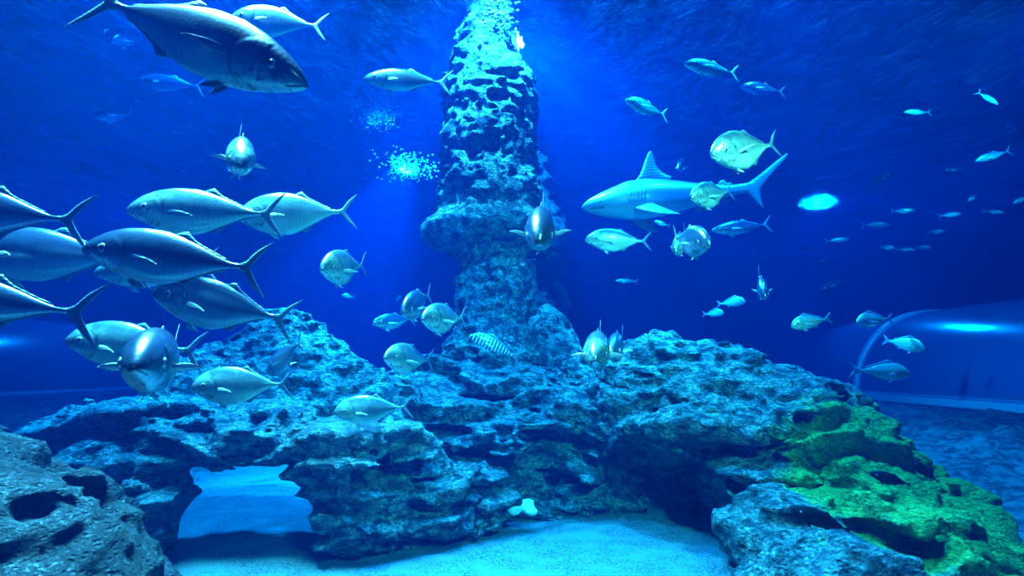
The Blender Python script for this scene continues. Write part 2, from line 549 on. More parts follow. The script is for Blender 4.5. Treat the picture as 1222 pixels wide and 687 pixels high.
# central ledges
o = rock('reef_ledge', M['rock'], (-1.6, 4.2, -0.15), (1.75, 8.0, 1.85), 0.02,
    [B(560, 520, 6.4, 120, 75, 1.0), B(640, 520, 6.6, 110, 70, 1.0), B(500, 470, 6.3, 70, 35, .5), B(560, 450, 6.6, 80, 30, .6), B(620, 465, 6.1, 75, 25, .5),
     B(590, 500, 5.8, 120, 24, .5), B(560, 520, 5.4, 90, 26, .5), B(510, 500, 5.5, 70, 30, .5), B(680, 500, 5.9, 70, 45, .5),
     B(660, 545, 5.6, 110, 20, .4, 0, -12), B(600, 590, 5.8, 60, 45, .4), B(560, 600, 5.1, 50, 40, .4), B(540, 570, 5.1, 60, 32, .4),
     B(690, 598, 5.7, 90, 22, .4), B(720, 560, 5.5, 60, 26, .35, 0, -25), B(740, 500, 5.6, 50, 50, .4)],
    [B(645, 560, 5.1, 40, 24, .6), B(765, 585, 4.9, 48, 80, .75), B(655, 525, 5.3, 45, 12, .45, 0, -12), B(560, 478, 5.9, 50, 9, .35), B(690, 545, 5.2, 60, 8, .3, 0, -25), B(535, 515, 5.0, 30, 8, .3),B(470,560,4.6,25,7,.25)],
    k=0.09, strata=(0.20, 0.21, 0.32), rough=0.16, fine=0.06, tiltx=0.10, seed=9.4)
tag(o, 'stacked layered reef rock ledges at the foot of the pillar, above the sand', 'rock')
# right mound
o = rock('reef_mound', M['rock_green'], (0.55, 3.4, -0.15), (4.0, 7.2, 2.15), 0.02,
    [B(790, 480, 5.7, 85, 78, .8), B(850, 465, 5.6, 80, 62, .8), B(745, 500, 5.5, 50, 55, .5), B(905, 478, 5.4, 95, 52, .7),
     B(960, 515, 5.0, 85, 55, .7), B(860, 505, 5.0, 110, 32, .6), B(780, 520, 5.2, 60, 40, .5), B(1000, 540, 4.8, 70, 50, .6),
     B(930, 575, 5.0, 100, 45, .5), B(1020, 590, 4.8, 90, 70, .6), B(800, 590, 6.1, 130, 60, .4), B(845, 582, 4.7, 40, 18, .3), B(905, 560, 4.6, 70, 14, .35), B(960,640,4.8,70,50,.5)],
    [B(870, 543, 4.35, 70, 13, .5, 0, -3), B(790, 600, 4.6, 72, 60, .7), B(760, 570, 4.9, 34, 50, .7), B(840, 625, 4.3, 70, 30, .6)],
    k=0.10, strata=(0.10, 0.30, 0.45), rough=0.12, fine=0.055, tiltx=0.12, seed=5.7)
tag(o, 'broad rounded reef rock right of the pillar with green tinged patches and a dark overhang', 'rock')
# algae boulder
o = rock('algae_boulder', M['rock_green'], (1.1, 2.6, -0.15), (4.1, 5.4, 1.15), 0.022,
    [B(1060, 600, 4.3, 90, 50, .5), B(1120, 615, 4.2, 55, 45, .5), B(960, 640, 4.0, 80, 45, .5), B(1060, 660, 3.8, 120, 55, .6), B(1150, 670, 3.8, 60, 60, .5), B(905, 635, 4.1, 35, 30, .3), B(1030, 590, 4.2, 60, 24, .35), B(1000,700,3.6,110,35,.4)],
    [B(970, 632, 3.5, 55, 10, .3, 0, 8), B(1060, 640, 3.45, 30, 12, .3, 0, -10), B(1110, 655, 3.4, 40, 10, .25, 0, 30), B(960, 680, 3.2, 55, 9, .3)],
    k=0.12, strata=(0.09, 0.34, 0.4), rough=0.12, fine=0.045, tiltx=0.25, seed=12.2)
tag(o, 'low boulder overgrown with bright green algae at the lower right', 'rock')
# near left rock
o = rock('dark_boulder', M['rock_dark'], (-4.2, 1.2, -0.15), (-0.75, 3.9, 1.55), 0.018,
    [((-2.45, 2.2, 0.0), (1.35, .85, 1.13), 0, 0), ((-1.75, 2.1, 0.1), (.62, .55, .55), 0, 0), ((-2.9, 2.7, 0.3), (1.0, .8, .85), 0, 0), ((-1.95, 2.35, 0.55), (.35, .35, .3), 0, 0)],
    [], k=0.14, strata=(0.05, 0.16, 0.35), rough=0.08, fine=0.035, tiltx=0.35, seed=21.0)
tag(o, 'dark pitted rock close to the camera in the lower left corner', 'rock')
# pillar
def Pz(px, py, Yd): return P(px, py, Yd)
o = rock('reef_pillar', M['rock_pillar'], (-1.5, 5.9, 0.9), (1.0, 8.2, 5.95), 0.026,
    [B(588, 430, 7.0, 66, 60, .65), B(590, 370, 7.0, 50, 70, .52), B(592, 330, 7.0, 50, 45, .55),
     B(582, 276, 7.0, 79, 34, .78), B(584, 235, 7.0, 66, 60, .64), B(584, 170, 7.0, 62, 80, .58), B(584, 115, 7.0, 62, 62, .56), B(578, 72, 7.0, 44, 60, .42), B(585, 20, 7.0, 34, 60, .34)],
    [], k=0.16, strata=(0.012, 0.42, 0.5), rough=0.07, fine=0.05, tiltx=-0.15, seed=31.0, floor_cut=False)
tag(o, 'tall rough rock pillar rising to the bright water surface in the centre', 'rock')
o = rock('reef_pillar', M['rock_dark'], (-0.9, 8.6, 0.2), (1.9, 10.9, 4.9), 0.04,  # column's shade put into its colour by the dark rock material
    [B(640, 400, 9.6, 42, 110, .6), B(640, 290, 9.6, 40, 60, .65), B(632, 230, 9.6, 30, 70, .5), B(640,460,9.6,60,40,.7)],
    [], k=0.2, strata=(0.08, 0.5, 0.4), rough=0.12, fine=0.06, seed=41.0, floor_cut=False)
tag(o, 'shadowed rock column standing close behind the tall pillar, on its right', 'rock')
o = rock('leaning_boulder', M['rock'], (0.1, 6.9, 0.2), (1.75, 8.9, 2.35), 0.03,
    [B(665, 440, 7.8, 36, 80, .45, 0, 12), B(680, 480, 7.7, 50, 50, .5)],
    [], k=0.2, strata=(0.02, 0.5, 0.4), rough=0.05, fine=0.025, seed=44.0, floor_cut=False)
tag(o, 'smooth blue grey boulder leaning behind the pillar foot, right side', 'rock')
o = rock('far_rock', M['rock'], (-4.9, 6.2, 0.0), (-3.7, 7.9, 1.2), 0.02,
    [B(85, 478, 6.9, 26, 12, .25), B(60, 486, 6.8, 26, 10, .25)], [], k=0.08, strata=(0.03, 0.2, 0.3), rough=0.07, fine=0.05, seed=51, floor_cut=False)
tag(o, 'small knobbly bluish rock behind the left end of the arch, by the left tunnel', 'rock')
# pale stone on the sand
o = rock('pale_stone', plain('pale_stone_shell', (0.8, 0.82, 0.78), 0.6), (-0.2, 4.7, -0.1), (0.4, 5.4, 0.3), 0.01,
    [B(613, 607, 4.95, 12, 9, .07), B(626, 604, 5.0, 12, 9, .06, 0, 20), B(633, 610, 4.95, 9, 6, .06)], [], k=0.02, strata=(0.0, 0.2, 0.2), rough=0.03, fine=0.018, seed=2, floor_cut=False)
tag(o, 'small white stone lying at the back edge of the sand under the ledges', 'stone')

# ------------------------------------------------------------------ lights
w = bpy.data.worlds.new('world'); bpy.context.scene.world = w
w.use_nodes = True
bg = w.node_tree.nodes['Background']
bg.inputs[0].default_value = (0.0, 0.06, 0.9, 1)
bg.inputs[1].default_value = 0.20

def lamp(name, typ, loc, target, power, col, size=0.3, angle=60, blend=0.6, spread=180):
    ld = bpy.data.lights.new(name, typ)
    ld.energy = power; ld.color = col
    if typ == 'SPOT':
        ld.spot_size = R(angle); ld.spot_blend = blend; ld.shadow_soft_size = size
    elif typ == 'AREA':
        ld.shape = 'DISK'; ld.size = size; ld.spread = R(spread)
    else:
        ld.shadow_soft_size = size
    o = bpy.data.objects.new(name, ld); C.objects.link(o)
    o.location = loc
    d = Vector(target) - Vector(loc)
    o.rotation_euler = d.to_track_quat('-Z', 'Y').to_euler()
    return o
COOL = (0.03, 0.46, 1.0)
lamp('pillar_lamp', 'SPOT', (-0.2, 5.9, 6.5), (-0.35, 6.7, 3.0), 26000, (0.25, 0.68, 1.0), 0.15, 85)
lamp('pillar_lamp', 'SPOT', (-0.15, 8.3, 6.4), (0.2, 8.0, 2.0), 42000, (0.15, 0.6, 1.0), 0.12, 140)
lamp('reef_lamp', 'SPOT', (2.6, 4.6, 6.4), (2.3, 5.0, 0.5), 24000, COOL, 0.12, 75)
lamp('reef_lamp', 'SPOT', (-2.6, 4.7, 6.4), (-2.2, 5.2, 0.5), 13000, COOL, 0.12, 75)
lamp('reef_lamp', 'SPOT', (0.3, 4.3, 6.4), (0.1, 5.0, 0.2), 20000, COOL, 0.12, 60)
lamp('shoal_lamp', 'AREA', (-1.9, 2.8, 6.1), (-1.0, 2.1, 2.0), 3300, (0.8, 0.9, 1.0), 1.9, spread=60)
lamp('front_light', 'SPOT', (2.4, -0.4, 4.0), (1.1, 3.2, 2.3), 3000, (0.6, 1.0, 0.7), 0.12, 42)
lamp('front_light', 'SPOT', (0.9, -0.4, 3.6), (0.0, 3.0, 1.5), 900, (0.3, 0.95, 0.9), 0.12, 38)  # added spot standing in for light from the viewing window
lamp('rear_sand_fill', 'SPOT', (-2.4, 13.5, 6.4), (-2.4, 5.6, 0.0), 80000, COOL, 0.12, 24)  # added light without a visible source, brightens the sand behind the arch
lamp('added_glint_light', 'SPOT', (-2.3, 9.9, 6.2), (-2.3, 9.0, 0.0), 3000, COOL, 0.10, 60)  # added only to make a surface glint left of the pillar
lamp('far_fish_fill', 'SPOT', (6.9, 6.3, 6.4), (6.8, 10.3, 3.6), 16000, (0.1, 0.6, 1.0), 0.2, 60)  # fill added out of view to brighten the distant fish
lamp('tunnel_lamp', 'SPOT', (8.9, 16.5, 6.4), (9.2, 12.0, 2.0), 5500, COOL, 0.05, 100)
lamp('added_glint_light', 'SPOT', (3.4, 6.9, 6.3), (3.6, 7.5, 0), 1500, (0.3, 0.8, 1.0), 0.12, 70)  # weak light added for the surface glints at the upper right
lamp('tunnel_lamp', 'SPOT', (-10.3, 17.5, 6.4), (-12.0, 13.0, 2.0), 9000, COOL, 0.13, 120)

#FISH#
# ------------------------------------------------------------------ fish
def smooth_profile(ts, vs_, n_t):
    a = np.interp(n_t, ts, vs_)
    return a

def pchip(xs, ys, xq):
    xs = np.asarray(xs, float); ys = np.asarray(ys, float)
    h = np.diff(xs); dl = np.diff(ys) / h
    m = np.zeros_like(xs)
    for i in range(1, len(xs) - 1):
        if dl[i - 1] * dl[i] > 0:
            w1 = 2 * h[i] + h[i - 1]; w2 = h[i] + 2 * h[i - 1]
            m[i] = (w1 + w2) / (w1 / dl[i - 1] + w2 / dl[i])
    m[0] = dl[0]; m[-1] = dl[-1]
    k = np.clip(np.searchsorted(xs, xq) - 1, 0, len(h) - 1)
    t = (xq - xs[k]) / h[k]
    return ((1 + 2 * t) * (1 - t) ** 2 * ys[k] + t * (1 - t) ** 2 * h[k] * m[k]
            + t * t * (3 - 2 * t) * ys[k + 1] + t * t * (t - 1) * h[k] * m[k + 1])

# profiles: fraction of body behind the snout, then top, bottom and half width in body lengths (snout to tail tips = 1)
TREV = dict(T=[0, .012, .04, .09, .17, .28, .40, .50, .62, .75, .87, .95, 1],
            top=[.004, .022, .048, .080, .115, .142, .152, .148, .124, .082, .038, .017, .015],
            bot=[-.006, -.020, -.036, -.058, -.088, -.120, -.140, -.144, -.122, -.076, -.033, -.015, -.014],
            w=[.003, .016, .031, .048, .066, .080, .083, .078, .060, .036, .017, .009, .011],
            body=.845, eye=(.150, .012), eyer=.024)
SLIM = dict(T=[0, .012, .04, .09, .17, .28, .40, .50, .62, .75, .87, .95, 1],
            top=[.002, .014, .032, .054, .080, .104, .116, .114, .098, .066, .032, .014, .012],
            bot=[-.004, -.014, -.028, -.046, -.070, -.094, -.108, -.108, -.092, -.058, -.026, -.012, -.011],
            w=[.003, .016, .031, .048, .064, .077, .080, .075, .058, .036, .017, .009, .011],
            body=.845, eye=(.135, .006), eyer=.019)
BREAM = dict(T=[0, .015, .05, .10, .18, .28, .38, .50, .64, .78, .90, .96, 1],
             top=[-.010, .016, .058, .102, .148, .172, .172, .158, .122, .074, .038, .030, .032],
             bot=[-.022, -.038, -.060, -.082, -.108, -.126, -.132, -.130, -.108, -.062, -.034, -.030, -.032],
             w=[.004, .018, .034, .048, .062, .068, .068, .060, .044, .026, .014, .010, .008],
             body=.82, eye=(.13, .040), eyer=.022)
SHARK = dict(T=[0, .012, .04, .09, .15, .22, .30, .38, .48, .58, .70, .82, .92, 1],
             top=[.000, .010, .022, .036, .050, .064, .078, .080, .074, .062, .044, .028, .020, .018],
             bot=[-.006, -.014, -.024, -.036, -.048, -.058, -.066, -.068, -.064, -.056, -.040, -.026, -.018, -.014],
             w=[.004, .016, .032, .048, .060, .068, .072, .072, .066, .056, .040, .024, .014, .008],
             body=.80, eye=(.085, .004), eyer=.006)

def mat_fish(name, back, flank, belly, rough=0.26, metal=0.25, coat=1.0, bars=0.0, barcol=(0.02, 0.03, 0.06), sheen=None, line=0.46, mott=0.75):
    t = NT(name)
    hgt = t.attr('hgt'); mk = t.attr('mark')
    v = t.coords('Object', (1, 0.6, 1))
    n = t.noise(v, 14, 4)
    hh = t.math('ADD', hgt, t.math('MULTIPLY', t.math('SUBTRACT', n, 0.5), 0.25))
    c = t.mix(t.ramp(hh, -0.75, 0.05), (*belly, 1), (*flank, 1))
    c = t.mix(t.ramp(hh, line - 0.22, line + 0.30), c, (*back, 1))
    if sheen:
        c = t.mix(t.math('MULTIPLY', t.ramp(t.noise(v, 5, 2), 0.45, 0.7), 0.6), c, (*sheen, 1))  # sheen of the front light painted in as tinted patches
    # mottled head plates and faint bars across the flank
    sx = t.n('ShaderNodeSeparateXYZ'); t.t.links.new(t.coords('Object'), sx.inputs[0])
    head = t.ramp(sx.outputs[0], 0.19, 0.30)
    blot = t.ramp(t.noise(v, 26, 4, 0.65, 0.8), 0.46, 0.62)
    c = t.mix(t.math('MULTIPLY', t.math('MULTIPLY', head, blot), mott), c, (back[0] * .7, back[1] * .7, back[2] * .7, 1))
    fb = t.n('ShaderNodeTexWave', wave_type='BANDS', bands_direction='X', wave_profile='SIN')
    t.set(fb.inputs['Vector'], t.coords('Object', (1, 1, 0.35)))
    fb.inputs['Scale'].default_value = 11; fb.inputs['Distortion'].default_value = 1.5
    rear = t.ramp(sx.outputs[0], 0.16, 0.02)
    c = t.mix(t.math('MULTIPLY', t.math('MULTIPLY', rear, fb.outputs['Fac']), 0.2 * mott), c, (*back, 1))
    if bars:
        wv = t.n('ShaderNodeTexWave', wave_type='BANDS', bands_direction='X', wave_profile='SIN')
        t.set(wv.inputs['Vector'], t.coords('Object', (1, 1, 0.25)))
        wv.inputs['Scale'].default_value = bars
        wv.inputs['Distortion'].default_value = 0.8
        c = t.mix(t.ramp(wv.outputs['Fac'], 0.42, 0.58), c, (*barcol, 1))
    c = t.mix(mk, c, (0.012, 0.016, 0.03, 1))
    sc = t.voronoi(t.coords('Object', (1, 0.8, 1.25)), 75)
    br = t.n('ShaderNodeTexWave', wave_type='BANDS', bands_direction='X', wave_profile='SIN')
    t.set(br.inputs['Vector'], t.coords('Object', (1, 1, 0.3)))
    br.inputs['Scale'].default_value = 14; br.inputs['Distortion'].default_value = 2.0
    h = t.math('ADD', t.math('MULTIPLY', sc, 0.25), t.math('MULTIPLY', br.outputs['Fac'], 0.12))
    h = t.math('ADD', h, t.math('MULTIPLY', n, 0.6))
    t.principled(c, rough, metal, t.bump(h, 0.35, 0.006), coat, Coat_Weight=coat, Coat_Roughness=0.2)
    return t.m

def mat_fin(name, col, alpha=0.85):
    t = NT(name)
    v = t.coords('Object', (1, 1, 1))
    wv = t.n('ShaderNodeTexWave', wave_type='BANDS', bands_direction='Z')
    t.set(wv.inputs['Vector'], v)
    wv.inputs['Scale'].default_value = 22; wv.inputs['Distortion'].default_value = 3
    c = t.mix(wv.outputs['Fac'], (col[0] * .7, col[1] * .7, col[2] * .7, 1), (*col, 1))
    b = t.principled(c, 0.4, 0.1, t.bump(wv.outputs['Fac'], 0.3, 0.004), 0.5)
    b.inputs['Alpha'].default_value = alpha
    return t.m

M['trevally'] = mat_fish('silver_trevally_skin', (0.015, 0.04, 0.09), (0.035, 0.09, 0.17), (0.30, 0.46, 0.58))
M['trevally_lit'] = mat_fish('lit_trevally_skin', (0.04, 0.11, 0.16), (0.18, 0.33, 0.34), (0.72, 0.84, 0.74), sheen=(0.30, 0.60, 0.40))  # lit copy of the trevally skin: front light and green sheen in the colour
M['slim'] = mat_fish('blue_backed_skin', (0.015, 0.04, 0.09), (0.06, 0.13, 0.22), (0.42, 0.56, 0.64), line=0.20)
M['bream'] = mat_fish('pale_bream_skin', (0.25, 0.34, 0.34), (0.50, 0.60, 0.52), (0.70, 0.76, 0.70), metal=0.25, sheen=(0.45, 0.60, 0.30))
M['matt_black'] = mat_fish('matt_black_skin', (0.005, 0.008, 0.012), (0.008, 0.012, 0.016), (0.012, 0.016, 0.02), metal=0.0, rough=0.9, coat=0.05, mott=0.0)
M['striped'] = mat_fish('striped_skin', (0.45, 0.60, 0.70), (0.70, 0.82, 0.85), (0.75, 0.85, 0.85), metal=0.1, bars=5.2, mott=0.0, barcol=(0.01, 0.05, 0.22))
M['shark'] = mat_fish('grey_shark_skin', (0.10, 0.14, 0.18), (0.12, 0.17, 0.22), (0.36, 0.44, 0.48), metal=0.0, rough=0.36, line=0.1, mott=0.0)
M['fin_dark'] = mat_fin('dark_fin_membrane', (0.09, 0.18, 0.30), 0.95)
M['fin_pale'] = mat_fin('pale_fin_membrane', (0.60, 0.72, 0.75), 0.92)
M['fin_blue'] = mat_fin('blue_grey_fin_membrane', (0.16, 0.26, 0.34), 0.9)
M['fin_shark'] = mat_fin('shark_fin', (0.13, 0.18, 0.22), 1.0)
M['iris'] = plain('silver_iris', (0.55, 0.62, 0.62), 0.2, 0.6)
M['pupil'] = plain('black_pupil', (0.004, 0.005, 0.008), 0.08)

def bend_pts(V, bend):
    V = np.asarray(V, float).copy()
    s = np.clip(0.22 - V[:, 0], 0, None)
    V[:, 1] += bend * s * s
    return V

def ring_at(pr, t):
    return (float(pchip(pr['T'], pr['top'], np.array([t]))[0]), float(pchip(pr['T'], pr['bot'], np.array([t]))[0]),
            float(pchip(pr['T'], pr['w'], np.array([t]))[0]))

def side_y(pr, x, z, hm, wm):
    """half width of the body at x and height z"""
    t = (0.5 - x) / pr['body']
    tp, bt, w = ring_at(pr, min(max(t, 0), 1))
    tp *= hm; bt *= hm; w *= wm
    mid, hh = (tp + bt) / 2, (tp - bt) / 2
    q = max(0.0, 1 - abs((z - mid) / hh) ** 2.0)
    return w * q ** 0.5

def body_mesh(pr, mat, hm, wm, bend, hi, spot=True, shark=False):
    nr, ns = ((190, 72) if shark else (140, 64)) if hi else (34, 24)
    u = np.linspace(0, 1, nr)
    t = u ** 1.5
    top = pchip(pr['T'], pr['top'], t) * hm
    bot = pchip(pr['T'], pr['bot'], t) * hm
    w = pchip(pr['T'], pr['w'], t) * wm
    a = np.linspace(0, 2 * math.pi, ns, endpoint=False)
    ca, sa = np.cos(a), np.sin(a)
    x = 0.5 - t * pr['body']
    mid = (top + bot) / 2; hh = (top - bot) / 2
    Xv = np.repeat(x[:, None], ns, 1)
    Zv = mid[:, None] + hh[:, None] * ca[None, :]
    # sides slightly pinched towards back and belly
    pin = np.sign(sa) * np.abs(sa) ** 1.0
    Yv = w[:, None] * pin[None, :]
    hg = np.repeat(ca[None, :], nr, 0)
    mark = np.zeros_like(Xv)
    T2 = np.repeat(t[:, None], ns, 1)
    Lh = Zv
    if hi:
        # gill cover edge: an arc whose plate stands proud of the body behind it
        gx = 0.5 - pr['body'] * 0.325
        cz = -0.012 * hm
        ra = np.sqrt(((Xv - (gx + 0.105)) / 1.0) ** 2 + ((Zv - cz) / 0.95) ** 2)
        if not shark:
            lip = 1 - np.clip((ra - 0.098) / 0.012, 0, 1)
            inside = (Xv < gx + 0.105) & (np.abs(Zv - cz) < .095)
            Yv = Yv * (1 + 0.05 * lip * inside)
            g = np.exp(-((ra - 0.108) / 0.0042) ** 2) * inside
            mark = np.maximum(mark, 0.75 * g)
            ra2 = np.sqrt((Xv - (gx + 0.105)) ** 2 + ((Zv - cz) / 0.95) ** 2)
            mark = np.maximum(mark, 0.35 * np.exp(-((ra2 - 0.080) / 0.003) ** 2) * inside * (Zv < cz + .03))
            if spot:
                mark = np.maximum(mark, np.exp(-(((Xv - (gx + 0.004)) / 0.012) ** 2 + ((Zv - 0.026 * hm) / 0.013) ** 2) ** 1.5))
            # lateral line
            ll = 0.055 * hm * np.clip(1 - ((T2 - 0.25) / 0.40).clip(0, 1) ** 1.3, 0, 1)
            mark = np.maximum(mark, 0.35 * np.exp(-((Zv - ll) / 0.0028) ** 2) * (T2 > .26) * (T2 < .97))
        else:
            for k in range(5):
                gk = 0.5 - 0.225 - 0.017 * k
                on = (Zv > -0.022) & (Zv < 0.028)
                mark = np.maximum(mark, 0.8 * np.exp(-((Xv - gk + 0.25 * (Zv)) / 0.0036) ** 2) * on)
                Yv = Yv * (1 + 0.03 * np.exp(-((Xv - gk - .006) / 0.004) ** 2) * on)
        # mouth
        mx0, mz0, mx1, mz1 = ((0.5, mid[0] - .001, 0.5 - 0.062, -0.030 * hm) if not shark else (0.462, -0.020, 0.405, -0.026))
        px_ = np.clip(((Xv - mx0) * (mx1 - mx0) + (Zv - mz0) * (mz1 - mz0)) / ((mx1 - mx0) ** 2 + (mz1 - mz0) ** 2), 0, 1)
        dm = np.hypot(Xv - mx0 - px_ * (mx1 - mx0), Zv - mz0 - px_ * (mz1 - mz0))
        mk = np.exp(-(dm / 0.0038) ** 2)
        mark = np.maximum(mark, mk)
        Yv = Yv * (1 - 0.12 * mk)
    V = np.stack([Xv, Yv, Zv], -1).reshape(-1, 3)
    V = np.vstack([V, [[0.5 + .001, 0, mid[0]], [x[-1] - .004, 0, mid[-1]]]])
    hgA = np.concatenate([hg.ravel(), [0, 0]]); mkA = np.concatenate([mark.ravel(), [0, 0]])
    V = bend_pts(V, bend)
    Fc = []
    for i in range(nr - 1):
        for j in range(ns):
            b = (j + 1) % ns
            Fc.append((i * ns + j, i * ns + b, (i + 1) * ns + b, (i + 1) * ns + j))
    n0 = nr * ns
    for j in range(ns):
        b = (j + 1) % ns
        Fc.append((n0, b, j))
        Fc.append((n0 + 1, (nr - 1) * ns + j, (nr - 1) * ns + b))
    me = mesh('body', V, Fc, mat)
    for nm, arr in (('hgt', hgA), ('mark', mkA)):
        at = me.attributes.new(nm, 'FLOAT', 'POINT')
        at.data.foreach_set('value', arr.astype(np.float32))
    return me

def fin_mesh(name, outline, th, mat, frame=None, bend=0.0, sub=2, camber=0.0):
    """outline: list of (u,v); frame maps (u,v,n) into the fish; lens-shaped in section"""
    bm = bmesh.new()
    vs2 = [bm.verts.new((u, v, 0)) for u, v in outline]
    f = bm.faces.new(vs2)
    f.normal_update()
    bmesh.ops.triangulate(bm, faces=[f])
    for _ in range(sub):
        bmesh.ops.subdivide_edges(bm, edges=bm.edges[:], cuts=1, use_grid_fill=True)
    bm.verts.ensure_lookup_table()
    bnd = {v.index for v in bm.verts if any(len(e.link_faces) == 1 for e in v.link_edges)}
    pts = np.array([v.co[:2] for v in bm.verts])
    # distance to outline gives a thickness that thins to the rim
    o = np.array(outline); d = np.full(len(pts), 9.0)
    for i in range(len(o)):
        a, b = o[i], o[(i + 1) % len(o)]
        ab = b - a; q = np.clip(((pts - a) @ ab) / max(ab @ ab, 1e-12), 0, 1)
        d = np.minimum(d, np.linalg.norm(pts - a - q[:, None] * ab, axis=1))
    tk = th * (0.35 + 0.65 * np.clip(d / 0.02, 0, 1))
    faces = [[v.index for v in f.verts] for f in bm.faces]
    bedges = [(e.verts[0].index, e.verts[1].index) for e in bm.edges if len(e.link_faces) == 1]
    n = len(pts)
    um = pts[:, 0] - pts[:, 0].min()
    cam_ = camber * um * um
    V = [(pts[i, 0], pts[i, 1], cam_[i] + tk[i] / 2) for i in range(n)] + [(pts[i, 0], pts[i, 1], cam_[i] - tk[i] / 2) for i in range(n)]
    Fc = faces + [[i + n for i in reversed(f)] for f in faces] + [(a, b, b + n, a + n) for a, b in bedges]
    bm.free()
    if frame is None:       # upright fin on the middle plane: u -> x, v -> z, n -> y
        W_ = np.array([(x, nn, z) for x, z, nn in V])
    else:
        org, ex, ey, en = frame
        W_ = np.array([np.array(org) + u * np.array(ex) + v * np.array(ey) + nn * np.array(en) for u, v, nn in V])
    if bend: W_ = bend_pts(W_, bend)
    me = mesh(name, W_, Fc, mat)
    bm = bmesh.new(); bm.from_mesh(me); bmesh.ops.recalc_face_normals(bm, faces=bm.faces); bm.to_mesh(me); bm.free()
    me.polygons.foreach_set('use_smooth', [True] * len(me.polygons))
    return me

def curve_pts(ctrl, n=5):
    """Catmull-Rom through open control points"""
    c = [ctrl[0]] + list(ctrl) + [ctrl[-1]]
    out = []
    for i in range(1, len(c) - 2):
        for k in range(n):
            t = k / n
            out.append(tuple(0.5 * (2 * c[i][j] + (c[i + 1][j] - c[i - 1][j]) * t + (2 * c[i - 1][j] - 5 * c[i][j] + 4 * c[i + 1][j] - c[i + 2][j]) * t * t
                             + (-c[i - 1][j] + 3 * c[i][j] - 3 * c[i + 1][j] + c[i + 2][j]) * t ** 3) for j in (0, 1)))
    out.append(tuple(ctrl[-1]))
    return out

def on_top(pr, x, hm, up=True):
    tp, bt, _ = ring_at(pr, (0.5 - x) / pr['body'])
    return (tp if up else bt) * hm

def eye_mesh(name, r, mat, c, side, flat=0.45, seg=20):
    bm = bmesh.new()
    bmesh.ops.create_uvsphere(bm, u_segments=seg, v_segments=seg // 2, radius=r)
    for v in bm.verts:
        v.co = Vector((v.co.x, v.co.y * flat, v.co.z)) + Vector(c)
    me = bpy.data.meshes.new(name)
    bm.to_mesh(me); bm.free()
    me.materials.append(mat)
    me.polygons.foreach_set('use_smooth', [True] * len(me.polygons))
    return me

